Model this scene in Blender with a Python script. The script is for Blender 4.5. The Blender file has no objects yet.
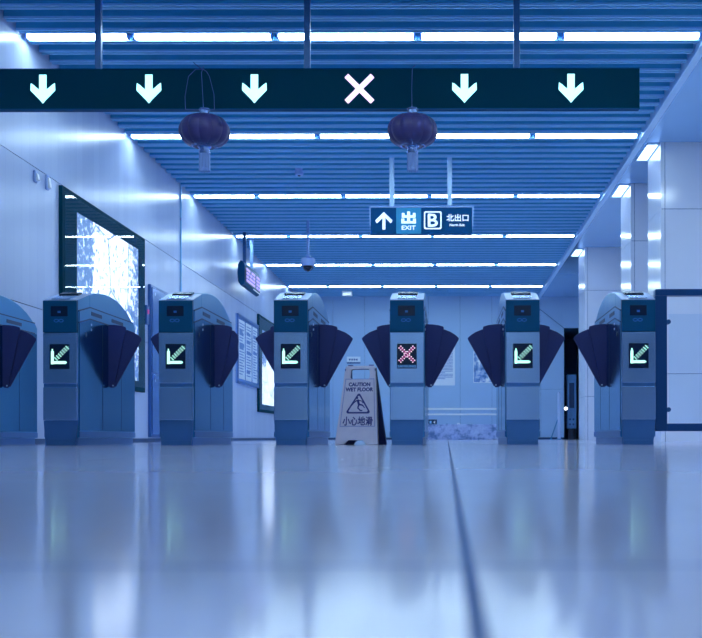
import bpy, bmesh, math, random
from mathutils import Vector, Matrix
random.seed(7)
S = bpy.context.scene
COL = S.collection
PI = math.pi

# ------------------------------------------------------------------ camera, world, exposure
F = 1050.0                                   # focal length in pixels of the 702 wide frame
cam_d = bpy.data.cameras.new('camera'); cam = bpy.data.objects.new('camera', cam_d); COL.objects.link(cam)
cam.location = (0, 0, 0.05); cam.rotation_euler = (PI/2, 0.0016, 0)
cam_d.sensor_width = 36; cam_d.lens = F/702*36
cam_d.shift_x = -0.1375; cam_d.shift_y = 0.1688
cam_d.clip_start = 0.02; cam_d.clip_end = 80
cam_d.dof.use_dof = True; cam_d.dof.focus_distance = 7.1; cam_d.dof.aperture_fstop = 9.5
S.camera = cam
S.view_settings.view_transform = 'Standard'; S.view_settings.look = 'None'
S.view_settings.gamma = 1; S.view_settings.use_curve_mapping = False
S.view_settings.exposure = -0.20
S.cycles.use_denoising = True
S.cycles.max_bounces = 10; S.cycles.diffuse_bounces = 6; S.cycles.glossy_bounces = 5
S.cycles.sample_clamp_indirect = 6
S.cycles.caustics_reflective = False; S.cycles.caustics_refractive = False
w = bpy.data.worlds.new('world'); S.world = w; w.use_nodes = True
w.node_tree.nodes['Background'].inputs[0].default_value = (0.10, 0.25, 0.6, 1)
w.node_tree.nodes['Background'].inputs[1].default_value = 0.15
TUBE_COL = (0.62, 0.83, 0.92); TUBE_STRENGTH = 36.0

# ------------------------------------------------------------------ materials
M = {}
def mat(name, base, rough=0.5, metal=0.0, emit=None, es=0.0, noise=0.0, nscale=8.0, spec=0.5, bump=0.0, bscale=40.0, stretch=(1,1,1), rnoise=0.0, trans=0.0, alpha=1.0):
    m = bpy.data.materials.new(name); m.use_nodes = True; M[name] = m
    nt = m.node_tree; p = nt.nodes['Principled BSDF']
    p.inputs['Base Color'].default_value = (*base, 1); p.inputs['Roughness'].default_value = rough
    p.inputs['Metallic'].default_value = metal; p.inputs['Specular IOR Level'].default_value = spec
    p.inputs['Transmission Weight'].default_value = trans; p.inputs['Alpha'].default_value = alpha
    if emit: p.inputs['Emission Color'].default_value = (*emit, 1); p.inputs['Emission Strength'].default_value = es
    if noise or bump or rnoise:
        tc = nt.nodes.new('ShaderNodeTexCoord'); mp = nt.nodes.new('ShaderNodeMapping'); mp.inputs['Scale'].default_value = stretch
        nt.links.new(tc.outputs['Object'], mp.inputs[0])
        n = nt.nodes.new('ShaderNodeTexNoise'); n.inputs['Scale'].default_value = nscale; n.inputs['Detail'].default_value = 4
        nt.links.new(mp.outputs[0], n.inputs[0])
        if noise:
            mx = nt.nodes.new('ShaderNodeMix'); mx.data_type = 'RGBA'
            mx.inputs[6].default_value = (*[c*(1-noise) for c in base], 1); mx.inputs[7].default_value = (*[min(1, c*(1+noise)) for c in base], 1)
            nt.links.new(n.outputs[0], mx.inputs[0]); nt.links.new(mx.outputs[2], p.inputs['Base Color'])
        if rnoise:
            mr = nt.nodes.new('ShaderNodeMapRange'); mr.inputs[3].default_value = max(0.02, rough-rnoise); mr.inputs[4].default_value = rough+rnoise
            nt.links.new(n.outputs[0], mr.inputs[0]); nt.links.new(mr.outputs[0], p.inputs['Roughness'])
        if bump:
            n2 = nt.nodes.new('ShaderNodeTexNoise'); n2.inputs['Scale'].default_value = bscale
            nt.links.new(mp.outputs[0], n2.inputs[0])
            b = nt.nodes.new('ShaderNodeBump'); b.inputs['Strength'].default_value = bump; b.inputs['Distance'].default_value = 0.01
            nt.links.new(n2.outputs[0], b.inputs['Height']); nt.links.new(b.outputs[0], p.inputs['Normal'])
    return m

mat('tube', (0.8, 0.85, 0.95), 0.4, emit=TUBE_COL, es=TUBE_STRENGTH)
mat('fixture', (0.25, 0.4, 0.8), 0.4, noise=0.05)
mat('deck', (0.02, 0.36, 0.66), 0.45, noise=0.15, nscale=3)
mat('baffle', (0.07, 0.40, 0.64), 0.4, noise=0.1)
mat('lip', (0.34, 0.68, 0.95), 0.35, metal=0.1, noise=0.05)
mat('soffit', (0.34, 0.60, 0.90), 0.12, metal=0.45, noise=0.04, nscale=2)
mat('edge_trim', (0.50, 0.74, 1.0), 0.35, noise=0.04)
mat('wallfar', (0.38, 0.58, 0.82), 0.35, noise=0.06, nscale=2)
mat('joint', (0.05, 0.13, 0.32), 0.6, noise=0.1)
mat('column', (0.84, 0.87, 0.98), 0.14, metal=0.0, spec=0.9, noise=0.05, nscale=2.0)
mat('backwall', (0.85, 0.9, 1.0), 0.6, noise=0.05)
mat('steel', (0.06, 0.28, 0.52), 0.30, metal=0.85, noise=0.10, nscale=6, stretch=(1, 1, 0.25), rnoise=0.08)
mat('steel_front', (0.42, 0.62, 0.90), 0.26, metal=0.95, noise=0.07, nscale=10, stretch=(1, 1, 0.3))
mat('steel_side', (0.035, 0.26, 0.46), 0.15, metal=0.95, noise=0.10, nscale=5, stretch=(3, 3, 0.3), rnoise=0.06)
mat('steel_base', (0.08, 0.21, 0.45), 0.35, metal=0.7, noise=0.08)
mat('chrome', (0.55, 0.68, 0.90), 0.34, metal=0.8, noise=0.03)
mat('navy', (0.0, 0.070, 0.16), 0.45, spec=0.15, noise=0.08)
mat('black', (0.002, 0.012, 0.04), 0.25, noise=0.05)
mat('slot', (0.01, 0.05, 0.14), 0.5, noise=0.05)
mat('logo_blue', (0.01, 0.14, 0.42), 0.4, noise=0.05)
mat('flap', (0.042, 0.055, 0.20), 0.5, spec=0.25, noise=0.12, nscale=5, bump=0.05)
mat('signbox', (0.0, 0.046, 0.078), 0.65, spec=0.04, noise=0.06, nscale=3)
mat('signlip', (0.0, 0.08, 0.20), 0.6, spec=0.1, noise=0.05)
mat('led_green', (0.4, 0.7, 0.6), 0.5, emit=(0.46, 1.0, 0.80), es=1.9)
mat('led_dim', (0.1, 0.3, 0.25), 0.5, emit=(0.05, 0.5, 0.30), es=0.5)
mat('led_red', (0.7, 0.4, 0.5), 0.5, emit=(1.0, 0.72, 0.88), es=1.3)
mat('led_reddim', (0.3, 0.05, 0.15), 0.5, emit=(0.42, 0.02, 0.20), es=0.8)
mat('led_cyan', (0.5, 0.8, 0.9), 0.5, emit=(0.38, 1.0, 1.0), es=2.2)
mat('led_pink', (0.9, 0.7, 0.9), 0.5, emit=(1.0, 0.74, 1.0), es=1.35)
mat('led_violet', (0.4, 0.3, 0.7), 0.5, emit=(0.45, 0.33, 0.95), es=1.0)
mat('samsung', (0.2, 0.45, 0.75), 0.5, emit=(0.16, 0.42, 0.72), es=0.35)
mat('brand_blue', (0.005, 0.07, 0.2), 0.4, noise=0.05)
mat('steel_rod', (0.25, 0.42, 0.75), 0.35, metal=0.1, noise=0.05)
mat('rod_dark', (0.02, 0.10, 0.26), 0.35, metal=0.3, noise=0.05)
mat('lantern', (0.05, 0.038, 0.16), 0.42, noise=0.15, nscale=8)
mat('lantern_gold', (0.25, 0.38, 0.70), 0.25, metal=0.7, noise=0.1)
mat('tassel', (0.28, 0.42, 0.75), 0.8, noise=0.2, nscale=60, stretch=(1, 1, 0.1))
mat('wire', (0.06, 0.10, 0.32), 0.5, noise=0.05)
mat('exit_dark', (0.001, 0.05, 0.15), 0.5, spec=0.1, emit=(0.0, 0.025, 0.09), es=0.5)
mat('exit_light', (0.03, 0.22, 0.42), 0.5, spec=0.1, emit=(0.02, 0.14, 0.28), es=0.5)
mat('exit_white', (0.8, 0.9, 1.0), 0.4, emit=(0.7, 0.85, 1.0), es=0.9)
mat('dome_white', (0.32, 0.46, 0.82), 0.35, noise=0.04)
mat('paper', (0.80, 0.88, 1.0), 0.5, noise=0.06)
mat('ink', (0.05, 0.13, 0.36), 0.6, noise=0.05)
mat('board', (0.22, 0.38, 0.75), 0.2, noise=0.05)
mat('cabinet', (0.10, 0.24, 0.56), 0.22, metal=0.5, noise=0.06)
mat('cabinet_frame', (0.05, 0.15, 0.40), 0.3, metal=0.4, noise=0.05)
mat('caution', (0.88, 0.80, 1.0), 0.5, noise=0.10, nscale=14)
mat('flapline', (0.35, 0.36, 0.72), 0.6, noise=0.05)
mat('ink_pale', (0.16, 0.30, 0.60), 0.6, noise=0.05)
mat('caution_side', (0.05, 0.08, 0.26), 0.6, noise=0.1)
mat('caution_ink', (0.05, 0.05, 0.28), 0.5, noise=0.05)
mat('rail', (0.008, 0.065, 0.20), 0.3, metal=0.3, noise=0.05)
mat('dark_room', (0.01, 0.09, 0.18), 0.7, noise=0.1)
mat('kiosk', (0.12, 0.34, 0.62), 0.35, noise=0.1)
mat('lamp_warm', (0.9, 0.9, 0.8), 0.5, emit=(1.0, 0.95, 0.8), es=3.0)
mat('downlight', (0.9, 0.95, 1.0), 0.4, emit=(0.55, 0.75, 1.0), es=5.0)
mat('added_wash_light', (0.9, 0.95, 1.0), 0.4, emit=(0.68, 0.88, 1.0), es=24.0)
mat('baseboard', (0.015, 0.06, 0.17), 0.4, noise=0.1)
mat('plate_dark', (0.01, 0.05, 0.14), 0.4, noise=0.05)
mat('sensor', (0.36, 0.48, 0.80), 0.4, noise=0.05)
mat('stripe', (0.92, 0.95, 1.0), 0.3, noise=0.03)

def nodes(name):
    m = bpy.data.materials.new(name); m.use_nodes = True; M[name] = m
    return m, m.node_tree, m.node_tree.nodes['Principled BSDF']

def mat_floor():
    m, nt, p = nodes('floor'); N = nt.nodes; L = nt.links
    tc = N.new('ShaderNodeTexCoord')
    mp = N.new('ShaderNodeMapping'); mp.inputs['Location'].default_value = (-0.008, -0.41, 0); L.new(tc.outputs['Object'], mp.inputs[0])
    br = N.new('ShaderNodeTexBrick'); br.offset = 0; br.inputs['Scale'].default_value = 1.0
    br.inputs['Mortar Size'].default_value = 0.0030; br.inputs['Mortar Smooth'].default_value = 0.2; br.inputs['Brick Width'].default_value = 0.8; br.inputs['Row Height'].default_value = 0.8
    br.inputs['Color1'].default_value = (0.72, 0.72, 0.92, 1); br.inputs['Color2'].default_value = (0.68, 0.69, 0.90, 1); br.inputs['Mortar'].default_value = (0.05, 0.12, 0.30, 1)
    L.new(mp.outputs[0], br.inputs[0])
    n = N.new('ShaderNodeTexNoise'); n.inputs['Scale'].default_value = 30; n.inputs['Detail'].default_value = 5; L.new(tc.outputs['Object'], n.inputs[0])
    mx = N.new('ShaderNodeMix'); mx.data_type = 'RGBA'; mx.blend_type = 'MULTIPLY'; mx.inputs[0].default_value = 0.12
    L.new(br.outputs[0], mx.inputs[6]); L.new(n.outputs[0], mx.inputs[7]); L.new(mx.outputs[2], p.inputs['Base Color'])
    mr = N.new('ShaderNodeMapRange'); mr.inputs[3].default_value = 0.10; mr.inputs[4].default_value = 0.13
    n3 = N.new('ShaderNodeTexNoise'); n3.inputs['Scale'].default_value = 2.0; L.new(tc.outputs['Object'], n3.inputs[0])
    L.new(n3.outputs[0], mr.inputs[0])
    mf = N.new('ShaderNodeMix'); mf.data_type = 'FLOAT'; mf.inputs[3].default_value = 0.6; L.new(br.outputs[1], mf.inputs[0]); L.new(mr.outputs[0], mf.inputs[2]); L.new(mf.outputs[0], p.inputs['Roughness'])
    ms = N.new('ShaderNodeMix'); ms.data_type = 'FLOAT'; ms.inputs[2].default_value = 0.55; ms.inputs[3].default_value = 0.1; L.new(br.outputs[1], ms.inputs[0]); L.new(ms.outputs[0], p.inputs['Specular IOR Level'])
mat_floor()

def mat_wall_left():
    m, nt, p = nodes('wall_panel'); N = nt.nodes; L = nt.links
    p.inputs['Metallic'].default_value = 0.04; p.inputs['Roughness'].default_value = 0.24; p.inputs['Specular IOR Level'].default_value = 0.12
    tc = N.new('ShaderNodeTexCoord')
    sx = N.new('ShaderNodeSeparateXYZ'); L.new(tc.outputs['Object'], sx.inputs[0])
    mu = N.new('ShaderNodeMath'); mu.operation = 'MULTIPLY'; mu.inputs[1].default_value = 1/0.16; L.new(sx.outputs[1], mu.inputs[0])
    fr = N.new('ShaderNodeMath'); fr.operation = 'FRACT'; L.new(mu.outputs[0], fr.inputs[0])
    cr = N.new('ShaderNodeValToRGB'); e = cr.color_ramp.elements
    e[0].position = 0.0; e[0].color = (0, 0, 0, 1); e[1].position = 0.05; e[1].color = (1, 1, 1, 1)
    L.new(fr.outputs[0], cr.inputs[0])
    fl = N.new('ShaderNodeMath'); fl.operation = 'FLOOR'; L.new(mu.outputs[0], fl.inputs[0])
    wn = N.new('ShaderNodeTexWhiteNoise'); wn.noise_dimensions = '1D'; L.new(fl.outputs[0], wn.inputs['W'])
    mx = N.new('ShaderNodeMix'); mx.data_type = 'RGBA'
    mx.inputs[6].default_value = (0.53, 0.61, 0.81, 1); mx.inputs[7].default_value = (0.58, 0.66, 0.85, 1)
    L.new(wn.outputs[0], mx.inputs[0])
    m2 = N.new('ShaderNodeMix'); m2.data_type = 'RGBA'; m2.inputs[6].default_value = (0.47, 0.55, 0.76, 1)
    L.new(cr.outputs[0], m2.inputs[0]); L.new(mx.outputs[2], m2.inputs[7]); L.new(m2.outputs[2], p.inputs['Base Color'])
    b = N.new('ShaderNodeBump'); b.inputs['Strength'].default_value = 0.15; b.inputs['Distance'].default_value = 0.004
    L.new(cr.outputs[0], b.inputs['Height']); L.new(b.outputs[0], p.inputs['Normal'])
mat_wall_left()

def mat_advert(name, seed, warm):
    """backlit street-map poster: overexposed white with blue blotches and thin dark road lines"""
    m, nt, p = nodes(name); N = nt.nodes; L = nt.links
    tc = N.new('ShaderNodeTexCoord')
    mp = N.new('ShaderNodeMapping'); mp.inputs['Location'].default_value = (0, seed, seed*0.7); L.new(tc.outputs['Object'], mp.inputs[0])
    n = N.new('ShaderNodeTexNoise'); n.inputs['Scale'].default_value = 13; n.inputs['Detail'].default_value = 9; n.inputs['Roughness'].default_value = 0.78
    L.new(mp.outputs[0], n.inputs[0])
    sx = N.new('ShaderNodeSeparateXYZ'); L.new(tc.outputs['Object'], sx.inputs[0])
    cr = N.new('ShaderNodeValToRGB'); cr.color_ramp.elements[0].position = 0.45; cr.color_ramp.elements[1].position = 0.55
    # a darker printed column at the near edge of the poster, upper two thirds
    a = N.new('ShaderNodeMapRange'); a.inputs[1].default_value = 0.42; a.inputs[2].default_value = 0.52; a.inputs[3].default_value = 0.12; a.inputs[4].default_value = 0.0
    L.new(sx.outputs[1], a.inputs[0])
    c = N.new('ShaderNodeMapRange'); c.inputs[1].default_value = 0.72; c.inputs[2].default_value = 0.80; L.new(sx.outputs[2], c.inputs[0])
    mm = N.new('ShaderNodeMath'); mm.operation = 'MULTIPLY'; L.new(a.outputs[0], mm.inputs[0]); L.new(c.outputs[0], mm.inputs[1])
    # and a speckled strip at the far edge
    d = N.new('ShaderNodeMapRange'); d.inputs[1].default_value = 1.55; d.inputs[2].default_value = 2.0; d.inputs[3].default_value = 0.0; d.inputs[4].default_value = 0.12
    L.new(sx.outputs[1], d.inputs[0])
    s1 = N.new('ShaderNodeMath'); s1.operation = 'SUBTRACT'; L.new(n.outputs[0], s1.inputs[0]); L.new(mm.outputs[0], s1.inputs[1])
    s2 = N.new('ShaderNodeMath'); s2.operation = 'SUBTRACT'; L.new(s1.outputs[0], s2.inputs[0]); L.new(d.outputs[0], s2.inputs[1])
    s3 = N.new('ShaderNodeMath'); s3.operation = 'ADD'; L.new(s2.outputs[0], s3.inputs[0]); s3.inputs[1].default_value = 0.035
    L.new(s3.outputs[0], cr.inputs[0])
    v = N.new('ShaderNodeTexVoronoi'); v.feature = 'DISTANCE_TO_EDGE'; v.inputs['Scale'].default_value = 1.4; L.new(mp.outputs[0], v.inputs[0])
    r2 = N.new('ShaderNodeValToRGB'); r2.color_ramp.elements[0].position = 0.010; r2.color_ramp.elements[0].color = (0.1, 0.1, 0.1, 1); r2.color_ramp.elements[1].position = 0.024
    L.new(v.outputs['Distance'], r2.inputs[0])
    m1 = N.new('ShaderNodeMix'); m1.data_type = 'RGBA'; m1.inputs[6].default_value = (0.02, 0.10, 0.28, 1); m1.inputs[7].default_value = (1.7, 2.0, 2.4, 1)
    mu = N.new('ShaderNodeMath'); mu.operation = 'MULTIPLY'; L.new(cr.outputs[0], mu.inputs[0]); L.new(r2.outputs[0], mu.inputs[1])
    L.new(mu.outputs[0], m1.inputs[0])
    L.new(m1.outputs[2], p.inputs['Emission Color']); p.inputs['Emission Strength'].default_value = 1.0
    p.inputs['Base Color'].default_value = (0.2, 0.3, 0.5, 1); p.inputs['Roughness'].default_value = 0.3
mat_advert('advert', 0.0, 0); mat_advert('advert_far', 3.3, 0)

def mat_speckle(name, c1, c2, c3, scale):
    m, nt, p = nodes(name); N = nt.nodes; L = nt.links
    tc = N.new('ShaderNodeTexCoord'); n = N.new('ShaderNodeTexNoise'); n.inputs['Scale'].default_value = scale; n.inputs['Detail'].default_value = 6; n.inputs['Roughness'].default_value = 0.7
    L.new(tc.outputs['Object'], n.inputs[0])
    cr = N.new('ShaderNodeValToRGB'); e = cr.color_ramp.elements
    e[0].position = 0.38; e[0].color = (*c1, 1); e[1].position = 0.62; e[1].color = (*c3, 1); k = e.new(0.5); k.color = (*c2, 1)
    L.new(n.outputs[0], cr.inputs[0]); L.new(cr.outputs[0], p.inputs['Base Color']); p.inputs['Roughness'].default_value = 0.4
mat_speckle('granite', (0.12, 0.22, 0.48), (0.40, 0.50, 0.80), (0.55, 0.66, 0.92), 5)
mat_speckle('picture', (0.02, 0.10, 0.36), (0.20, 0.38, 0.72), (0.95, 1.0, 1.0), 5)

def mat_glass(name, tint, rough=0.0, ior=1.45):
    m = bpy.data.materials.new(name); m.use_nodes = True; M[name] = m; nt = m.node_tree; N = nt.nodes; L = nt.links
    for x in list(N):
        if x.type != 'OUTPUT_MATERIAL': N.remove(x)
    out = [x for x in N if x.type == 'OUTPUT_MATERIAL'][0]
    t = N.new('ShaderNodeBsdfTransparent'); t.inputs[0].default_value = (*tint, 1)
    g = N.new('ShaderNodeBsdfGlossy'); g.inputs['Roughness'].default_value = rough; g.inputs[0].default_value = (1, 1, 1, 1)
    fr = N.new('ShaderNodeFresnel'); fr.inputs[0].default_value = ior
    mx = N.new('ShaderNodeMixShader'); ge = N.new('ShaderNodeNewGeometry'); iv = N.new('ShaderNodeMath'); iv.operation = 'SUBTRACT'; iv.inputs[0].default_value = 1; L.new(ge.outputs['Backfacing'], iv.inputs[1])
    mu = N.new('ShaderNodeMath'); mu.operation = 'MULTIPLY'; L.new(fr.outputs[0], mu.inputs[0]); L.new(iv.outputs[0], mu.inputs[1]); L.new(mu.outputs[0], mx.inputs[0]); L.new(t.outputs[0], mx.inputs[1]); L.new(g.outputs[0], mx.inputs[2])
    L.new(mx.outputs[0], out.inputs[0])
mat_glass('glass', (0.93, 0.97, 1.0)); mat_glass('cover_glass', (1, 1, 1), 0.0, 1.14)

# ------------------------------------------------------------------ mesh helpers
class MB:
    def __init__(s): s.bm = bmesh.new()
    def box(s, x0, x1, y0, y1, z0, z1):
        v = [s.bm.verts.new((x, y, z)) for x in (x0, x1) for y in (y0, y1) for z in (z0, z1)]
        for f in ((0,1,3,2),(4,6,7,5),(0,4,5,1),(2,3,7,6),(0,2,6,4),(1,5,7,3)): s.bm.faces.new([v[i] for i in f])
        return s
    def prism(s, pts, a0, a1, axis='x'):
        """polygon pts extruded along an axis; pts are the two other coordinates in xyz order"""
        def P(p, a):
            return {'x': (a, p[0], p[1]), 'y': (p[0], a, p[1]), 'z': (p[0], p[1], a)}[axis]
        A = [s.bm.verts.new(P(p, a0)) for p in pts]; B = [s.bm.verts.new(P(p, a1)) for p in pts]
        n = len(pts)
        s.bm.faces.new(A); s.bm.faces.new(B[::-1])
        for i in range(n): s.bm.faces.new((A[i], A[(i+1) % n], B[(i+1) % n], B[i]))
        return s
    def tube(s, p0, p1, r, n=12, r1=None):
        p0 = Vector(p0); p1 = Vector(p1); d = (p1-p0).normalized()
        u = d.orthogonal().normalized(); v = d.cross(u); r1 = r if r1 is None else r1
        A = [s.bm.verts.new(p0+(u*math.cos(t)+v*math.sin(t))*r) for t in [2*PI*i/n for i in range(n)]]
        B = [s.bm.verts.new(p1+(u*math.cos(t)+v*math.sin(t))*r1) for t in [2*PI*i/n for i in range(n)]]
        s.bm.faces.new(A[::-1]); s.bm.faces.new(B)
        for i in range(n): s.bm.faces.new((A[i], A[(i+1) % n], B[(i+1) % n], B[i]))
        return s
    def path(s, pts, r, n=6):
        for a, b in zip(pts[:-1], pts[1:]): s.tube(a, b, r, n)
        return s
    def lathe(s, prof, n=32, lobe=0.0, k=12):
        rings = []
        for (r, z) in prof:
            rings.append([s.bm.verts.new((r*(1-lobe*abs(math.sin(k*t/2))**0.5*0 - lobe*(1-abs(math.sin(k*t/2))))*math.cos(t), r*(1-lobe*(1-abs(math.sin(k*t/2))))*math.sin(t), z)) for t in [2*PI*i/n for i in range(n)]])
        for a, b in zip(rings[:-1], rings[1:]):
            for i in range(n): s.bm.faces.new((a[i], a[(i+1) % n], b[(i+1) % n], b[i]))
        s.bm.faces.new(rings[0][::-1]); s.bm.faces.new(rings[-1])
        return s
    def disc(s, x, y, z, r, t=0.002, n=8):
        return s.tube((x, y, z), (x, y-t, z), r, n)
    def build(s, name, m, parent=None, loc=(0, 0, 0), bevel=0.0, smooth=False, rz=0.0):
        bmesh.ops.recalc_face_normals(s.bm, faces=s.bm.faces)
        me = bpy.data.meshes.new(name); s.bm.to_mesh(me); s.bm.free()
        return link(name, me, m, parent, loc, bevel, smooth, rz)
def link(name, me, m, parent=None, loc=(0, 0, 0), bevel=0.0, smooth=False, rz=0.0):
    o = bpy.data.objects.new(name, me); COL.objects.link(o)
    if not me.materials: me.materials.append(M[m])
    else: me.materials[0] = M[m]
    o.location = loc; o.rotation_euler = (0, 0, rz)
    if parent is not None: o.parent = parent
    if bevel:
        b = o.modifiers.new('bevel', 'BEVEL'); b.width = bevel; b.segments = 2; b.limit_method = 'ANGLE'
    if smooth:
        for p in me.polygons: p.use_smooth = True
        me.set_sharp_from_angle(angle=math.radians(40))
    return o
def tag(o, label=None, cat=None, group=None, kind=None):
    if label: o['label'] = label
    if cat: o['category'] = cat
    if group: o['group'] = group
    if kind: o['kind'] = kind
    return o
def empty(name, loc, label=None, cat=None, group=None, rz=0.0):
    o = bpy.data.objects.new(name, None); COL.objects.link(o); o.location = loc; o.rotation_euler = (0, 0, rz); o.empty_display_size = 0.1
    return tag(o, label, cat, group)
def copy_tree(o, parent=None):
    c = o.copy(); COL.objects.link(c)
    if parent is not None: c.parent = parent
    for ch in list(o.children): copy_tree(ch, c)
    return c
def struct(o, name=None):
    o['kind'] = 'structure'
    return o
def shape(name, loops, y, t, m, parent=None, loc=(0, 0, 0)):
    """flat shape with holes in the XZ plane (first loop outer, others may be holes), thickness t from y forward"""
    cu = bpy.data.curves.new(name, 'CURVE'); cu.dimensions = '2D'; cu.fill_mode = 'BOTH'; cu.extrude = t/2
    for lp in loops:
        sp = cu.splines.new('POLY'); sp.points.add(len(lp)-1); sp.use_cyclic_u = True
        for i, (x, z) in enumerate(lp): sp.points[i].co = (x, z, 0, 1)
    return curve_mesh(name, cu, y-t/2, m, parent, loc)
def curve_mesh(name, cu, y, m, parent, loc):
    o = bpy.data.objects.new(name, cu); COL.objects.link(o)
    dg = bpy.context.evaluated_depsgraph_get()
    me = bpy.data.meshes.new_from_object(o.evaluated_get(dg)); me.materials.clear()
    bpy.data.objects.remove(o); bpy.data.curves.remove(cu)
    me.transform(Matrix.Translation((0, y, 0)) @ Matrix.Rotation(PI/2, 4, 'X'))
    me.name = name
    return link(name, me, m, parent, loc)
def text(name, body, width, height, y, t, m, parent, loc=(0, 0, 0), bold=0.0, z=0.0, x=0.0):
    """words centred on x, z, fitted to width and height, standing upright facing -Y"""
    cu = bpy.data.curves.new(name, 'FONT'); cu.body = body; cu.size = 1; cu.extrude = 0.01; cu.offset = bold; cu.align_x = 'CENTER'
    cu.resolution_u = 3
    o = bpy.data.objects.new(name, cu); COL.objects.link(o)
    dg = bpy.context.evaluated_depsgraph_get()
    me = bpy.data.meshes.new_from_object(o.evaluated_get(dg)); me.materials.clear()
    bpy.data.objects.remove(o); bpy.data.curves.remove(cu)
    xs = [v.co.x for v in me.vertices]; ys = [v.co.y for v in me.vertices]
    cx, cy = (min(xs)+max(xs))/2, (min(ys)+max(ys))/2
    sx = width/(max(xs)-min(xs)); sy = height/(max(ys)-min(ys))
    me.transform(Matrix.Translation((x, y, z)) @ Matrix.Rotation(PI/2, 4, 'X') @ Matrix.Diagonal((sx, sy, t/0.02, 1)) @ Matrix.Translation((-cx, -cy, 0)))
    me.name = name
    return link(name, me, m, parent, loc)

HC = 3.35; XL = -3.5; XR = 2.12; YF = 24.75; YB = -5.0; XRR = 3.42

# ------------------------------------------------------------------ setting
struct(MB().box(XL-0.2, XRR+0.2, YB-0.2, YF+3.2, -0.1, 0).build('floor', 'floor'))
# left wall: three courses of ribbed panels with open joints over a dark core
mb = MB()
for z0, z1 in ((0, 1.157), (1.163, 2.347), (2.353, HC+0.2)):
    mb.box(XL-0.03, XL, YB, YF, z0, z1)
wl = struct(mb.build('wall_left', 'wall_panel'))
struct(MB().box(XL, XL+0.02, YB, 6.3, 0.05, 2.9).build('wall_left', 'dark_room'))  # unseen dark panel added so the left gate fronts mirror something dark
struct(MB().box(XL+0.1, -1.9, YB, YB+0.02, 0.05, 2.9).box(1.6, XRR-0.05, YB, YB+0.02, 0.05, 2.9).build('wall_back', 'dark_room'))  # dark panels added out of view to darken reflections in the gate fronts
struct(MB().box(XRR-0.02, XRR, YB+0.1, 3.0, 0.05, 2.9).build('wall_right', 'dark_room'))  # unseen dark patch added to dim what the right gates reflect
MB().box(XL-0.2, XL-0.03, YB-0.2, YF+0.1, 0, HC+0.3).build('wall_core', 'joint', wl)
struct(MB().box(XL, XL+0.012, YB, YF, 0, 0.045).build('baseboard_left', 'baseboard'))
struct(MB().box(XL-0.2, XRR+0.2, YB-0.2, YB, 0, HC+0.3).build('wall_back', 'backwall'))
struct(MB().box(XRR, XRR+0.2, YB-0.2, YF+3.2, 0, HC+0.3).build('wall_right', 'column'))
# far wall with a dark doorway at the right
DX0, DX1, DH = 2.75, 3.32, 2.63
mb = MB(); x = XL
seams = [XL+0.02, -2.7, -1.95, -1.2, -0.45, 0.30, 1.05, 1.80, 2.2, DX0]
for a, b in zip(seams[:-1], seams[1:]):
    if b < 1.9: mb.box(a+0.003, b-0.003, YF, YF+0.03, 0, HC+0.1); continue
    mb.box(a+0.003, b-0.003, YF, YF+0.03, 0, 1.182); mb.box(a+0.003, b-0.003, YF, YF+0.03, 1.188, HC+0.1)
mb.box(DX0+0.0, XRR, YF, YF+0.03, DH, HC+0.1); mb.box(DX1, XRR, YF, YF+0.03, 0, DH)
wf = struct(mb.build('wall_front', 'wallfar'))
MB().box(XL-0.2, DX0, YF+0.03, YF+0.15, 0, HC+0.3).box(DX0, XRR+0.2, YF+0.03, YF+0.15, DH, HC+0.3).box(DX1, XRR+0.2, YF+0.03, YF+0.15, 0, DH).build('wall_core', 'joint', wf)
struct(MB().box(XL+0.012, DX0, YF-0.012, YF, 0, 0.05).build('baseboard_front', 'baseboard'))
# dark lobby behind the doorway
struct(MB().box(DX0-0.1, DX0, YF+0.15, YF+3.1, 0, DH+0.2).box(DX1+0.12, DX1+0.2, YF+0.15, YF+3.1, 0, DH+0.2)
       .box(DX0-0.1, DX1+0.2, YF+3.0, YF+3.1, 0, DH+0.2).box(DX0-0.1, DX1+0.2, YF+0.15, YF+3.1, DH, DH+0.1).build('wall_lobby', 'dark_room'))
# ceiling: recessed deck, box baffles, lip colour lightened to imitate caught light
ce = struct(MB().box(XL, XR, YB, YF+0.1, HC+0.09, HC+0.2).build('ceiling', 'deck'))
STEP = 2.86/12
mb = MB(); ml = MB(); k = -60
while True:
    y = 8.526+STEP*k; k += 1
    if y < YB+0.05: continue
    if y > YF-0.05: break
    mb.box(XL+0.015, XR-0.015, y-0.033, y+0.033, HC+0.012, HC+0.09)
    ml.box(XL+0.015, XR-0.015, y-0.036, y-0.022, HC, HC+0.018).box(XL+0.015, XR-0.015, y+0.022, y+0.036, HC, HC+0.018)
mb.build('ceiling_baffle', 'baffle', ce); ml.build('baffle_edge', 'lip', ce)
# lower glossy soffit over the columns and its pale edge strip
struct(MB().box(XR+0.07, XRR, YB, YF, HC, HC+0.2).build('ceiling_side', 'soffit'))
struct(MB().box(XR, XR+0.07, YB, YF, HC-0.03, HC+0.2).build('trim_1', 'edge_trim'))
# clad columns along the right
for (y0, y1) in ((11.75, 12.50), (13.66, 14.45), (18.25, 19.1)):
    mb = MB(); x0 = 2.39
    for z0, z1 in ((0.0, 0.756), (0.762, 1.697), (1.703, 2.602), (2.608, HC)):
        mb.box(x0, x0+0.045, y0, y1, z0, z1).box(x0+0.051, XRR, y0, y1, z0, z1)
    c = struct(mb.build('column', 'column', bevel=0.002))
    MB().box(x0+0.01, XRR, y0+0.01, y1-0.01, 0, HC).build('column_core', 'joint', c)
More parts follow.
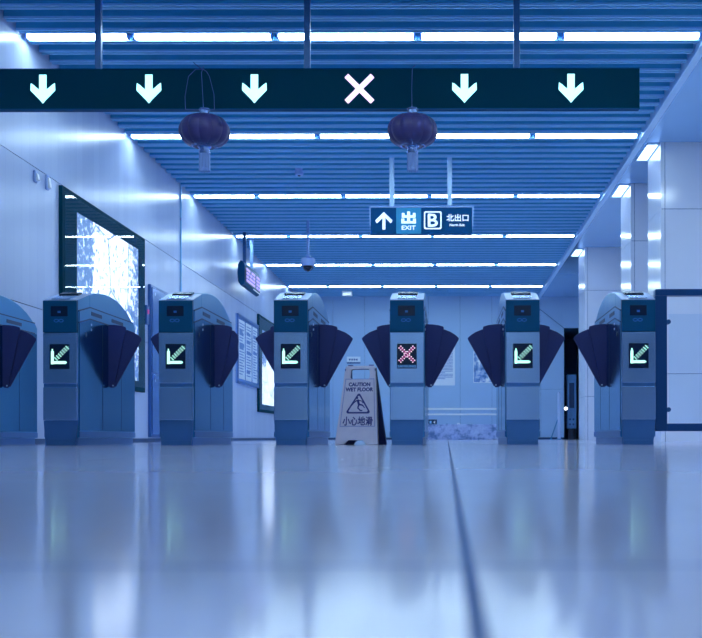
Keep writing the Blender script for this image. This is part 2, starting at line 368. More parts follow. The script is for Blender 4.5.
# trims and a shadow strip on the far wall
struct(MB().prism([(540-447.5, 128.5), (564-447.5, 109.5), (564-447.5, 108.9), (540-447.5, 127.9)], 0, 1, 'y').build('shadow_line', 'joint')).matrix_world = \
    Matrix.Translation((0, YF-0.012, 0.05)) @ Matrix.Diagonal((YF/F, 0.012, YF/F, 1))  # dark sloped strip stands in for a thin shadow line
struct(MB().box(-0.48, 1.35, YF-0.014, YF, 0.70, 0.745).build('trim_3', 'stripe'))
struct(MB().box(-0.48, 1.35, YF-0.014, YF, 0.575, 0.615).build('trim_4', 'stripe'))
struct(MB().box(-0.50, -0.48, YF-0.05, YF, 0.0, 1.40).box(1.355, 1.375, YF-0.05, YF, 0.0, 1.40).build('trim_5', 'cabinet'))
tag(MB().box(-0.475, 1.35, YF-0.09, YF-0.013, 0.0, 0.36).build('stone_plinth', 'granite', bevel=0.008), 'low mottled grey stone plinth along the foot of the far wall', 'plinth')

# ------------------------------------------------------------------ ceiling light tubes
segs = [(-3.47, -2.63), (-2.585, -1.445), (-1.40, -0.265), (-0.22, 0.915), (0.96, 2.09)]
rows = [8.675+2.86*i for i in range(6)] + [5.815, 2.955, 0.095, -2.765]
ordinal = ['nearest', 'second nearest', 'third', 'fourth', 'fifth', 'farthest']
place = ['at the left wall', 'second from the left wall', 'in the middle', 'second from the right edge', 'at the right edge']
for i, y in enumerate(rows):
    for j, (a, b) in enumerate(segs):
        lab = ('white linear ceiling light in the %s visible row, %s' % (ordinal[i], place[j])) if i < 6 else \
              ('white linear ceiling light behind the view, row %d back, %s' % (i-5, place[j]))
        o = empty('ceiling_light', ((a+b)/2, y, HC), lab, 'ceiling light', 'linear lights between the ceiling baffles')
        h = (b-a)/2
        MB().box(-h, h, -0.068, 0.068, 0.028, 0.089).build('housing', 'fixture', o)
        MB().box(-h+0.012, h-0.012, -0.031, 0.031, -0.002, 0.028).build('diffuser', 'tube', o, bevel=0.006)
        MB().box(-h-0.004, -h+0.012, -0.036, 0.036, -0.003, 0.03).build('end_cap', 'fixture', o)
        MB().box(h-0.012, h+0.004, -0.036, 0.036, -0.003, 0.03).build('end_cap', 'fixture', o)
for i, (y, n) in enumerate(((12.15, 'over the inner side of the nearest clad column'), (14.05, 'over the inner side of the second clad column'), (18.75, 'over the inner side of the farthest clad column'))):
    o = empty('recessed_downlight', (2.315, y, HC), 'bright square recessed downlight ' + n, 'downlight', 'downlights beside the columns')
    MB().box(-0.06, 0.06, -0.33, 0.33, -0.006, -0.001).build('lens', 'downlight', o)
    MB().box(-0.07, 0.07, -0.36, -0.33, -0.012, 0).box(-0.07, 0.07, 0.33, 0.36, -0.012, 0).box(-0.075, -0.06, -0.36, 0.36, -0.012, 0).box(0.06, 0.073, -0.36, 0.36, -0.012, 0).build('bezel', 'edge_trim', o)

for i, y in enumerate((9.2, 7.2, 4.6)):  # unseen downlights added to brighten the column fronts
    o = empty('recessed_downlight', (2.85, y, HC), 'added large square downlight out of view in the side ceiling, %s' % ('nearest the first clad column', 'above the glass barrier', 'toward the entrance side')[i], 'downlight', 'added downlights out of view before the columns')
    MB().box(-0.22, 0.22, -0.22, 0.22, -0.006, -0.001).build('lens', 'added_wash_light', o)
    MB().box(-0.25, 0.25, -0.25, -0.22, -0.012, 0).box(-0.25, 0.25, 0.22, 0.25, -0.012, 0).box(-0.25, -0.22, -0.25, 0.25, -0.012, 0).box(0.22, 0.25, -0.25, 0.25, -0.012, 0).build('bezel', 'edge_trim', o)

# ------------------------------------------------------------------ ticket gates
HW = 0.1125; GL = 1.31
ARCH = [(0.26, 1.042), (0.36, 1.064), (0.47, 1.079), (0.58, 1.088), (0.69, 1.089), (0.80, 1.083), (0.90, 1.071), (1.00, 1.050), (1.10, 1.020), (1.19, 0.982), (1.26, 0.942), (1.31, 0.90)]
def led_grid(kind):
    """dot matrix symbol: returns two dot lists (bright, dim)"""
    B, D = [], []
    if kind == 'arrow':
        for i in range(13):
            z = -0.047+i*0.0078
            for s in (-1, 0, 1):
                if i > 10 and s: continue
                B.append((-0.046+s*0.0056, z, 0.0040))
        for i in range(12):
            x = -0.040+i*0.0078
            for s in (-1, 0, 1):
                if i > 10 and s: continue
                B.append((x, -0.040+s*0.0056, 0.0040))
        for i in range(7):
            t = i*0.0125; cx, cz = -0.022+t, -0.016+t
            for s in (-1, 0, 1):
                B.append((cx-s*0.0075, cz+s*0.0075, 0.0036))
            D.append((cx+0.0062, cz+0.0062, 0.0035))
    else:
        for dx in (1, -1):
            for i in range(9):
                t = -0.046+i*0.0115; cx, cz = t*dx, t*1.02+0.012
                if dx < 0 and abs(i-4) < 1: continue
                B.append((cx-0.0062*dx, cz+0.0062, 0.0040)); B.append((cx+0.0062*dx, cz-0.0062, 0.0040))
                D.append((cx, cz, 0.0042))
                if i < 8: D.append((cx+0.0057*dx, cz+0.0057, 0.0042))
    return B, D
def symbol(disp, kind):
    B, D = led_grid(kind)
    mb = MB(); [mb.disc(x, -0.0055, z, r) for x, z, r in B]
    a = mb.build('lit_symbol', 'led_green' if kind == 'arrow' else 'led_red', disp)
    mb = MB(); [mb.disc(x, -0.0045, z, r, 0.002) for x, z, r in D]
    b = mb.build('dim_dots', 'led_dim' if kind == 'arrow' else 'led_reddim', disp)
    return a, b
def flap(root, side, clip=None):
    """paddle of two overlapping fan leaves; side = +1 right of the cabinet, -1 left"""
    f = bpy.data.objects.new('flap', None); COL.objects.link(f); f.parent = root; f.location = (side*(HW+0.004), 0.66, 0); f.empty_display_size = 0.1
    l1 = [(-0.002, 0.43), (0.012, 0.416), (0.040, 0.416), (0.046, 0.44), (0.128, 0.846), (0.124, 0.858), (0.09, 0.868), (0.045, 0.874), (-0.002, 0.876)]
    l2 = [(0.030, 0.43), (0.048, 0.424), (0.056, 0.44), (0.236, 0.764), (0.238, 0.776), (0.213, 0.799), (0.18, 0.820), (0.135, 0.838), (0.09, 0.845), (0.03, 0.845)]
    if clip: l2 = [(0.030, 0.43), (0.048, 0.424), (0.056, 0.44), (0.168, 0.628), (0.172, 0.655), (0.166, 0.70), (0.172, 0.76), (0.165, 0.80), (0.140, 0.83), (0.09, 0.845), (0.03, 0.845)]
    MB().prism([(side*x, z) for x, z in l1], -0.016, -0.002, 'y').build('flap_leaf', 'flap', f, bevel=0.003)
    MB().prism([(side*x, z) for x, z in l2], 0.002, 0.014, 'y').build('flap_leaf', 'flap', f, bevel=0.003)
    MB().disc(side*0.034, -0.0155, 0.432, 0.006, 0.003, 10).build('pivot_screw', 'chrome', f)
def make_gate():
    g = empty('ticket_gate', (0, 7, 0))
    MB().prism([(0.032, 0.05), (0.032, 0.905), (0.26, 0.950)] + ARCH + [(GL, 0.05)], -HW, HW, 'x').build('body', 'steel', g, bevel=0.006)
    # dark head with the sloping reader deck
    MB().prism([(0, 0.754), (0.031, 0.754), (0.031, 0.973), (0, 0.965)], -HW, HW, 'x').build('head', 'navy', g, bevel=0.003)
    hd = MB().prism([(0.031, 0.909), (0.259, 0.954), (0.259, 1.038), (0.031, 0.973)], -HW, HW, 'x').build('top_housing', 'steel', g)
    sl = (1.040-0.965)/0.26
    def on(y, d): return (y, 0.965+sl*y+d)
    def slab(x0, x1, ya, yb, d0, d1, name, m):
        return MB().prism([on(ya, d0), on(yb, d0), on(yb, d1), on(ya, d1)], x0, x1, 'x').build(name, m, hd)
    slab(-HW+0.001, HW-0.001, 0.004, 0.262, 0.001, 0.006, 'top_plate', 'chrome')
    slab(-0.062, 0.062, 0.02, 0.15, 0.008, 0.012, 'reader_pad', 'steel_front')
    slab(-0.066, 0.066, 0.17, 0.245, 0.008, 0.020, 'card_slot', 'black')
    sw = MB().box(-0.058, 0.054, -0.004, 0.001, 0.862, 0.930).build('scanner_window', 'black', g, bevel=0.004)
    MB().box(-0.012, 0.008, -0.006, -0.004, 0.884, 0.898).build('scanner_lens', 'logo_blue', sw)
    ring = []
    for cx in (-0.022, 0.010):
        ring.append([(cx+0.017*math.cos(t), 0.833+0.012*math.sin(t)) for t in [2*PI*i/20 for i in range(20)]])
        ring.append([(cx+0.011*math.cos(t), 0.833+0.0065*math.sin(t)) for t in [2*PI*i/20 for i in range(20)][::-1]])
    a = shape('card_emblem', ring[:2], -0.001, 0.002, 'logo_blue', g); shape('emblem_ring', ring[2:], -0.001, 0.002, 'logo_blue', a)
    # front panels
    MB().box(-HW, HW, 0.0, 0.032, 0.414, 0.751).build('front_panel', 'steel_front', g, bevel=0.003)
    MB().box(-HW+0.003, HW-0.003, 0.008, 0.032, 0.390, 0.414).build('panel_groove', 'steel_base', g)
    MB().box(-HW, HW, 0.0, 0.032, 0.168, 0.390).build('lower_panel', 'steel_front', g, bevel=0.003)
    MB().prism([(-HW, 0.166), (HW, 0.166), (HW-0.010, 0.034), (-HW+0.010, 0.034)], 0.012, 0.032, 'y').build('kick_panel', 'steel_base', g)
    MB().box(-HW+0.012, HW-0.012, 0.006, 0.034, 0, 0.032).box(-HW+0.008, HW-0.008, 0.034, GL-0.03, 0, 0.05).build('plinth', 'steel_base', g, bevel=0.002)
    d = MB().box(-0.0655, 0.0655, -0.004, 0.0, -0.0825, 0.0825).build('led_display', 'black', g, loc=(0, 0, 0.5935))
    # side plates, both sides
    for s in (-1, 1):
        def sp(poly, m, name, a=0.0, b=0.004, par=g):
            return MB().prism(poly, s*(HW+a), s*(HW+b), 'x').build(name, m, par, bevel=0.0)
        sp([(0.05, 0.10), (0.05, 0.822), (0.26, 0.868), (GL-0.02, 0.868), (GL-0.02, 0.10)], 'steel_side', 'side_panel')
        bd = sp([(0.05, 0.832), (0.05, 0.900), (0.26, 0.948), (1.25, 0.948), (GL-0.015, 0.915), (GL-0.015, 0.878), (0.26, 0.878)], 'steel', 'upper_band')
        for (za, zb, n_) in ((0.822, 0.868, 0), (0.900, 0.948, 1)):
            sp([(0.035, za-0.002), (0.26, zb), (GL-0.06, zb), (GL-0.06, zb+0.009), (0.26, zb+0.009), (0.035, za+0.008)], 'slot', 'panel_groove', 0.0, 0.0045)
        for (a, b) in ((0.28, 0.50), (0.72, 0.99)): sp([(a, 0.900), (b, 0.900), (b, 0.926), (a, 0.926)], 'slot', 'sensor_slot', 0.004, 0.006, bd)
        for (yy, zz, rr) in ((0.28, 0.835, 0.008), (0.28, 0.800, 0.008), (0.17, 0.755, 0.016)):
            MB().tube((s*(HW+0.003), yy, zz), (s*(HW+0.007), yy, zz), rr, 14).build('side_sensor', 'chrome' if rr < 0.01 else 'slot', g)
        MB().box(s*(HW+0.001), s*(HW+0.005), 0.515, 0.519, 0.105, 0.86).box(s*(HW+0.001), s*(HW+0.005), 0.95, 0.954, 0.105, 0.86).build('panel_seam', 'slot', g)
        MB().box(s*(HW-0.002), s*(HW+0.006), 0.04, GL-0.01, 0.055, 0.092).build('kick_strip', 'steel_base', g)
    return g, d
proto, disp0 = make_gate()
GX = [-3.357, -2.585, -1.812, -1.045, -0.270, 0.503, 1.275]
GLAB = ['steel ticket gate at the far left, its front cut off by the frame edge',
        'steel ticket gate standing in front of the backlit wall map, green arrow lit',
        'steel ticket gate standing in front of the blue wall cabinet, green arrow lit',
        'steel ticket gate just left of the wet floor sign, green arrow lit',
        'steel ticket gate with a red cross lit, right of the wet floor sign',
        'steel ticket gate with green arrow, between the red cross gate and the end gate',
        'steel ticket gate beside the glass barrier, green arrow lit, last on the right']
gates = []
for i, x in enumerate(GX):
    gates.append(proto if i == 0 else copy_tree(proto))
for i, g in enumerate(gates):
    g.location = (GX[i], 7, 0); tag(g, GLAB[i], 'ticket gate', 'ticket gates in a row')
    d = [c for c in g.children if c.name.startswith('led_display')][0]
    if i == 1: arrow_src = symbol(d, 'arrow')
    elif i == 4:
        symbol(d, 'cross')
        MB().box(-0.0645, 0.0645, -0.006, -0.004, -0.080, -0.058).build('brand_strip', 'brand_blue', d)
        text('brand_lettering', 'SAMSUNG', 0.120, 0.0145, -0.0065, 0.002, 'samsung', d, bold=0.0, z=-0.069)
    if i not in (6,): flap(g, 1, clip=(i == 2))
    if i not in (0,): flap(g, -1)
for i in (0, 2, 3, 5, 6):
    d = [c for c in gates[i].children if c.name.startswith('led_display')][0]
    for s in arrow_src: copy_tree(s, d)

# ------------------------------------------------------------------ glass barrier right of the last gate
b = empty('glass_barrier', (1.396, 7.08, 0), 'glass barrier in a dark blue metal frame, right of the last gate', 'barrier')
MB().box(0, 0.080, -0.03, 0.03, 0.09, 1.0).build('post', 'rail', b, bevel=0.003)
MB().box(0, 2.0, -0.035, 0.035, 1.0, 1.045).build('top_rail', 'rail', b, bevel=0.006)
MB().box(0.080, 2.0, -0.03, 0.03, 0.09, 0.142).build('bottom_rail', 'rail', b, bevel=0.003)
MB().box(1.94, 2.0, -0.03, 0.03, 0.142, 1.0).build('post', 'rail', b, bevel=0.003)
for xx in (0.95, 1.92): MB().box(xx, xx+0.05, -0.03, 0.03, 0, 0.09).build('foot', 'rail', b)
MB().box(0.098, 1.93, -0.006, 0.006, 0.143, 0.880).build('glass_panel', 'glass', b)
for zz in (0.825, 0.235):
    MB().tube((0.09, -0.028, zz), (0.09, 0.02, zz), 0.016, 16).tube((0.078, -0.01, zz), (0.095, -0.01, zz), 0.01, 10).build('glass_clamp', 'rod_dark', b, smooth=True)

# ------------------------------------------------------------------ wet floor sign
ws = empty('wet_floor_sign', (-0.632, 7.30, 0), 'pale folding wet floor sign with slipping figure, standing between two gates', 'sign', rz=math.radians(-9))
H = 0.56; TILT = math.radians(11.0)
outer = [(-0.147, 0), (-0.092, 0), (-0.060, 0.032), (0.040, 0.032), (0.072, 0), (0.147, 0), (0.104, H), (0.098, H+0.010), (-0.098, H+0.010), (-0.104, H)]
hole = [(-0.060, H-0.085), (-0.070, H-0.075), (-0.068, H-0.022), (-0.058, H-0.012), (0.058, H-0.012), (0.068, H-0.022), (0.070, H-0.075), (0.060, H-0.085)]
def tilt(o, y, a): o.location = (0, y, 0); o.rotation_euler = (a, 0, 0)
fp = shape('front_board', [outer, hole], 0, 0.010, 'caution', ws); tilt(fp, 0, -TILT*1.2)
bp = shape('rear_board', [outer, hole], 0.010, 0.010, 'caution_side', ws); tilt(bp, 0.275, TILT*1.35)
for s in (-1, 1):
    fl = MB().prism([(s*0.147, 0), (s*0.153, 0), (s*0.110, H), (s*0.104, H)], -0.010, 0.028, 'y').build('side_rib', 'caution', fp)
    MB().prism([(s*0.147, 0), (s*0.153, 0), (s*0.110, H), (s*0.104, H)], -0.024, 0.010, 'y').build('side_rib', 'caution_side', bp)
    MB().tube((s*0.075-0.016, 0.002, H+0.010), (s*0.075+0.016, 0.002, H+0.010), 0.011, 12).build('hinge', 'caution_ink', fp)
# raised border round the printed field
shape('printed_border', [[(-0.126, 0.128), (0.126, 0.128), (0.103, 0.475), (-0.103, 0.475)], [(-0.122, 0.132), (-0.100, 0.471), (0.100, 0.471), (0.122, 0.132)]], -0.010, 0.002, 'flapline', fp)
wds = text('warning_words', 'CAUTION\nWET FLOOR', 0.200, 0.066, -0.0105, 0.002, 'caution_ink', fp, bold=0.045, z=0.415)
text('warning_characters', '小心地滑', 0.215, 0.066, -0.0105, 0.002, 'caution_ink', fp, bold=0.022, z=0.168)
def rtri(w, h, z0, rr):
    pts = []
    for (cx, cz, a0) in ((-w+rr*1.7, z0+rr, 150), (w-rr*1.7, z0+rr, 270), (0, z0+h-rr*1.9, 30)):
        for i in range(6): a = math.radians(a0+i*24); pts.append((cx+rr*math.cos(a), cz+rr*math.sin(a)))
    return pts
shape('warning_triangle', [rtri(0.092, 0.155, 0.222, 0.012), rtri(0.074, 0.124, 0.233, 0.008)[::-1]], -0.0105, 0.002, 'caution_ink', fp)
fig = MB()
def limb(a, b_, w0, w1):
    (x0, z0), (x1, z1) = a, b_; dx, dz = x1-x0, z1-z0; L = math.hypot(dx, dz); nx, nz = -dz/L, dx/L
    fig.prism([(x0+nx*w0, z0+nz*w0), (x0-nx*w0, z0-nz*w0), (x1-nx*w1, z1-nz*w1), (x1+nx*w1, z1+nz*w1)], -0.0125, -0.0105, 'y')
fig.disc(-0.012, -0.0105, 0.335, 0.008, 0.002, 14)
for l in (((-0.008, 0.322), (0.004, 0.285), 0.008, 0.007), ((-0.008, 0.320), (-0.034, 0.300), 0.004, 0.003), ((-0.034, 0.300), (-0.046, 0.283), 0.003, 0.003), ((-0.004, 0.318), (0.022, 0.312), 0.004, 0.003), ((0.022, 0.312), (0.034, 0.296), 0.003, 0.003),
          ((0.004, 0.288), (-0.004, 0.262), 0.006, 0.005), ((-0.004, 0.262), (0.014, 0.246), 0.005, 0.004), ((0.004, 0.288), (0.030, 0.282), 0.006, 0.005), ((0.030, 0.282), (0.046, 0.262), 0.005, 0.003), ((0.010, 0.244), (0.030, 0.243), 0.004, 0.004)):
    limb(*l)
fig.build('slipping_figure', 'caution_ink', fp)
mb = MB()
for i in range(7):
    for s in (-1, 1): mb.prism([(s*(0.012+i*0.017), 0.112), (s*(0.018+i*0.017), 0.112), (s*(0.004+i*0.017), 0.092), (s*(-0.002+i*0.017), 0.092)], -0.012, -0.010, 'y')
mb.build('foot_ribs', 'caution', fp)

# ------------------------------------------------------------------ overhead lane sign
BY = 7.64; BX0, BX1, BZ0, BZ1 = -3.36, 1.402, 2.446, 2.733
sg = empty('lane_sign', (0, BY, BZ0), 'long dark overhead sign bar with five lit arrows and one cross', 'sign')
MB().box(BX0, BX1, 0, 0.055, 0, BZ1-BZ0).build('sign_box', 'signbox', sg, bevel=0.004)
MB().box(BX0, BX1, -0.004, 0.059, -0.006, 0).box(BX0, BX1, -0.004, 0.059, BZ1-BZ0, BZ1-BZ0+0.005).build('edge_strip', 'signlip', sg)
for xx in (-2.543, -1.019, 0.509):
    p = MB().box(xx-0.022, xx+0.022, 0.008, 0.048, BZ1-BZ0+0.005, HC+0.09-BZ0).build('hanging_post', 'rod_dark', sg, bevel=0.003)
    MB().box(xx-0.05, xx+0.05, -0.02, 0.07, HC+0.075-BZ0, HC+0.09-BZ0).build('post_plate', 'rod_dark', p)
u = 0.00728
def stair(poly, n=None): return [(x*u, z*u) for x, z in poly]
AR = [(-3.6, 14.4), (3.6, 14.4), (3.6, -0.5), (5.5, 0.8), (9, 4.0), (12, 6.0), (12.3, -1.2), (9, -4.5), (6, -7.6), (3, -10.6), (0, -14.2), (-3, -10.6), (-6, -7.6), (-9, -4.5), (-12.3, -1.2), (-12, 6.0), (-9, 4.0), (-5.5, 0.8), (-3.6, -0.5)]
for px in (43.5, 149.5, 255, 465, 571.5):
    X = (px-447.5)*BY/F
    shape('lit_arrow', [stair(AR)], -0.001, 0.003, 'led_cyan', sg, loc=(X, 0, 2.588-BZ0))
w_ = 3.6
XX = [(-11.2-w_, 11.2), (-11.2, 11.2+w_), (0, w_), (11.2, 11.2+w_), (11.2+w_, 11.2), (w_, 0), (11.2+w_, -11.2), (11.2, -11.2-w_), (0, -w_), (-11.2, -11.2-w_), (-11.2-w_, -11.2), (-w_, 0)]
shape('lit_cross', [stair(XX)], -0.001, 0.003, 'led_pink', sg, loc=((360-447.5)*BY/F, 0, 2.588-BZ0))

# ------------------------------------------------------------------ lanterns
def make_lantern():
    L = empty('paper_lantern', (0, 7.44, 2.222))
    prof = [(0.050*1.0, 0.110)]
    for i in range(1, 16):
        t = PI/2 - PI*i/16; prof.append((0.045+0.135*math.cos(t)**0.85, 0.110*math.sin(t)))
    prof.append((0.050, -0.110))
    MB().lathe(prof[::-1], 96, 0.06, 12).build('lantern_body', 'lantern', L, smooth=False)
    MB().lathe([(0.048, 0.104), (0.050, 0.116), (0.034, 0.120), (0.034, 0.148), (0.040, 0.152), (0.038, 0.160), (0.010, 0.162)], 24).build('top_cap', 'lantern_gold', L, smooth=True)
    MB().lathe([(0.012, -0.162), (0.040, -0.160), (0.042, -0.142), (0.036, -0.138), (0.036, -0.122), (0.054, -0.106)], 24).build('bottom_collar', 'lantern_gold', L, smooth=True)
    mb = MB()
    for i in range(12):
        a = 2*PI*i/12; c, s = math.cos(a), math.sin(a)
        for k in (-1, 0, 1):
            a2 = a+k*0.14; mb.tube((0.075*math.cos(a2), 0.075*math.sin(a2), -0.110), ((0.118-abs(k)*0.012)*math.cos(a2), (0.118-abs(k)*0.012)*math.sin(a2), -0.089+abs(k)*-0.004), 0.004, 6)
    mb.build('petal_trim', 'lantern_gold', L)
    mb = MB()
    for i in range(26):
        a = 2*PI*i/26; r = 0.036; mb.tube((r*math.cos(a), r*math.sin(a), -0.160), (r*1.02*math.cos(a+0.1), r*1.02*math.sin(a+0.1), -0.278-0.012*random.random()), 0.0036, 5)
    mb.tube((0, 0, -0.16), (0, 0, -0.25), 0.022, 10)
    mb.build('tassel', 'tassel', L)
    return L
def px(x, y, Y): return ((x-447.5)*Y/F, Y, (437.5-y)*Y/F+0.05)
l1 = make_lantern(); l2 = copy_tree(l1)
l1.location.x = (205-447.5)*7.44/F; l2.location.x = (413-447.5)*7.44/F
tag(l1, 'dark purple ribbed paper lantern hung on three wires, under the third lit arrow side', 'lantern', 'paper lanterns under the sign bar')
l1['label'] = 'dark purple paper lantern on looped wires, left of the third lit arrow'
tag(l2, 'dark purple paper lantern on a single wire, hanging right of the lit cross', 'lantern', 'paper lanterns under the sign bar')
def wires(L, lists):
    o = L.location; mb = MB()
    for pts in lists: mb.path([Vector(px(*p))-o for p in pts], 0.0028, 6)
    mb.build('hanging_wire', 'wire', L)
Y = 7.60
wires(l1, [[(204, 110, 7.44), (203, 90, Y-0.02), (202, 72, Y), (204, 67, Y), (204, 66, 7.66)], [(186, 109, 7.5), (185.5, 96, 7.58), (189, 76, 7.6), (196, 69, 7.6), (204, 69, Y)], [(215, 109, 7.5), (214.5, 94, 7.58), (210, 76, 7.6), (207, 71, 7.6), (200, 67, Y), (194, 62, Y)], [(186, 109, 7.5), (204, 110, 7.44), (215, 109, 7.5)]])
wires(l2, [[(412.5, 110, 7.44), (412.3, 90, 7.56), (412.8, 70, 7.6), (413.5, 67, 7.6), (416, 65, 7.62), (415, 66.5, 7.66)]])

# ------------------------------------------------------------------ exit sign
EY = 12.4
def ex(p): return (p-447.5)*EY/F
def ez(p): return (437.5-p)*EY/F+0.05
x0, x1, z0, z1 = ex(371), ex(472.5), ez(234), ez(207.5)
es = empty('exit_sign', ((x0+x1)/2, EY, z0), 'hanging dark blue exit sign with arrow, EXIT panel and boxed letter B', 'sign')
W = (x1-x0)/2; Hh = z1-z0
MB().box(-W, W, 0, 0.10, 0, Hh).build('sign_box', 'exit_dark', es)
MB().box(-W-0.015, W+0.015, -0.006, 0.106, Hh, Hh+0.018).box(-W-0.015, -W, -0.006, 0.106, 0.1, Hh).box(W, W+0.015, -0.006, 0.106, 0.1, Hh).build('frame', 'steel_rod', es)
xe0, xe1 = ex(396.5)-(x0+x1)/2, ex(421.5)-(x0+x1)/2
MB().box(xe0, xe1, -0.002, 0, 0.004, Hh-0.004).build('light_field', 'exit_light', es)
cx0 = (x0+x1)/2; e = EY/F
def loc2(p, q): return (ex(p)-cx0, ez(q)-z0)
def sh(name, pts, y=-0.002, t=0.003, par=es, m='exit_white'): return shape(name, pts, y, t, m, par)
a = [(384.2, 212.0), (392.8, 220.4), (391.2, 223.2), (385.7, 217.8), (385.7, 229.4), (382.8, 229.4), (382.8, 217.8), (377.2, 223.2), (375.6, 220.4)]
sh('arrow_mark', [[loc2(*p) for p in a]], 0)
# blocky way-out pictogram
bl = []
for (a0, b0, a1, b1) in ((407.6, 211.5, 410.4, 223.4), (402.2, 213, 404.8, 217.6), (413.2, 213, 415.8, 217.6), (402.2, 215.4, 415.8, 217.6), (401.8, 218.6, 404.6, 223.4), (413.4, 218.6, 416.2, 223.4), (401.8, 221.2, 416.2, 223.4)):
    p = loc2(a0, b1); q = loc2(a1, b0); bl.append((p[0], q[0], p[1], q[1]))
mb = MB()
for i, (p0, p1, q0, q1) in enumerate(bl): mb.box(p0, p1, -0.005-0.0001*i, -0.002, q0, q1)
mb.build('way_out_pictogram', 'exit_white', es)
c = loc2(409, 227.7); text('exit_word', 'EXIT', 14.0*e, 4.2*e, -0.004, 0.003, 'exit_white', es, bold=0.015, x=c[0], z=c[1])
p = [loc2(*q) for q in ((424.3, 212.4), (425.6, 211.3), (440.6, 211.3), (441.9, 212.4), (441.9, 228), (440.6, 229.2), (425.6, 229.2), (424.3, 228))]
cc = loc2(433.1, 220.2); q = [(cc[0]+(x-cc[0])*0.86, cc[1]+(z-cc[1])*0.86) for x, z in p][::-1]
sh('letter_box', [p, q], 0)
text('letter_b', 'B', 10*e, 13*e, -0.002, 0.003, 'exit_white', es, bold=0.015, x=cc[0], z=cc[1])
c = loc2(457.8, 217.8); text('north_exit_characters', '北出口', 22*e, 7.2*e, -0.002, 0.003, 'exit_white', es, bold=0.012, x=c[0], z=c[1])
c = loc2(457.5, 225.0); text('north_exit_words', 'North Exit', 15*e, 2.4*e, -0.002, 0.003, 'exit_white', es, bold=0.02, x=c[0], z=c[1])
for pp in (392, 450):
    X = ex(pp)-cx0
    MB().box(X-0.028, X+0.028, 0.03, 0.07, Hh+0.018, HC+0.09-z0).build('hanging_post', 'edge_trim', es, bevel=0.003)

# ------------------------------------------------------------------ dome camera
dc = empty('dome_camera', (px(308.3, 266, 16.1)[0], 16.1, px(308, 266, 16.1)[2]), 'pale dome security camera hanging on a pole from the ceiling', 'security camera')
MB().tube((0, 0, 0.14), (0, 0, HC+0.09-dc.location.z), 0.022, 12).build('pole', 'steel_rod', dc, smooth=True)
MB().lathe([(0.098, 0.0), (0.108, 0.008), (0.108, 0.105), (0.085, 0.125), (0.04, 0.14), (0.03, 0.16)], 28).build('housing', 'dome_white', dc, smooth=True)
MB().lathe([(0.01, -0.082), (0.045, -0.070), (0.068, -0.045), (0.080, -0.015), (0.082, 0.0)], 28).build('dome', 'black', dc, smooth=True)
sd = empty('smoke_detector', (px(299, 171, 13)[0], 13.05, HC), 'tiny round smoke detector on the ceiling left of the exit sign', 'smoke detector')
MB().lathe([(0.03, -0.04), (0.05, -0.032), (0.055, -0.01), (0.055, 0.09)], 20).build('detector_body', 'dome_white', sd, smooth=True)
MB().lathe([(0.012, -0.05), (0.018, -0.04)], 12).build('sensor_tip', 'slot', sd)

# ------------------------------------------------------------------ arrivals display near the left wall
ad = empty('arrivals_display', (-3.2, 16.6, 2.46), 'hanging double-sided train display with purple text near the left wall', 'display')
hexp = [(-0.07, 0.0), (0.03, 0.02), (0.085, 0.06), (0.085, 0.31), (0.03, 0.38), (-0.07, 0.40), (-0.17, 0.34), (-0.20, 0.20), (-0.17, 0.06)]
hexp = [((x-0.085)*0.42, z) for x, z in hexp]
MB().prism(hexp, 0, 1.35, 'y').build('housing', 'navy', ad)
MB().box(0.0, 0.008, 0.05, 1.30, 0.06, 0.31).build('screen', 'plate_dark', ad)
rr = random.Random(3); mb = MB(); mb2 = MB()
for r_ in range(4):
    z = 0.275-r_*0.058; y = 0.10
    while y < 1.24:
        if abs(y-0.86) > 0.05 and rr.random() > 0.12: (mb if y < 0.86 else mb2).box(0.008, 0.012, y, y+0.045, z-0.019, z+0.019)
        y += 0.062
mb.build('lit_text', 'led_violet', ad); mb2.build('lit_text', 'led_violet', ad)
MB().box(0.0, 0.006, 0.70, 1.30, 0.030, 0.046).build('painted_reflection', 'stripe', ad)  # white strip painted in place of a reflection along the housing
for yy in (0.30, 0.90): MB().box(-0.085, -0.035, yy-0.03, yy+0.03, 0.39, HC+0.09-2.46).build('hanging_post', 'steel_rod' if yy > 0.5 else 'rod_dark', ad)

# ------------------------------------------------------------------ things on the left wall
def lightbox(y0, y1, z0, z1, label, m, ml, mr, mt, mbm):
    o = empty('advert_lightbox', (XL, y0, z0), label, 'advertising lightbox', 'backlit advert boxes on the left wall')
    L = y1-y0; H_ = z1-z0
    MB().box(0, 0.022, 0, L, 0, H_).build('case', 'signbox', o)
    MB().box(0.022, 0.034, 0, ml, 0, H_).box(0.022, 0.034, L-mr, L, 0, H_).box(0.022, 0.034, ml, L-mr, H_-mt, H_).box(0.022, 0.034, ml, L-mr, 0, mbm).build('frame', 'signbox', o)
    MB().box(0, 0.004, 0, L-ml-mr, 0, H_-mt-mbm).build('poster', m, o, loc=(0.0225, ml, mbm))
    MB().box(0.035, 0.040, 0.05, L-0.03, 0.05, H_-0.04).build('cover_glass', 'cover_glass', o)
    return o
lightbox(9.46, 12.04, 0.57, 2.33, 'large backlit map lightbox on the left wall, blown out white', 'advert', 0.37, 0.23, 0.16, 0.12)
lightbox(19.3, 21.9, 0.53, 2.33, 'smaller looking backlit advert far along the left wall, behind the third gate', 'advert_far', 0.36, 0.22, 0.25, 0.15)

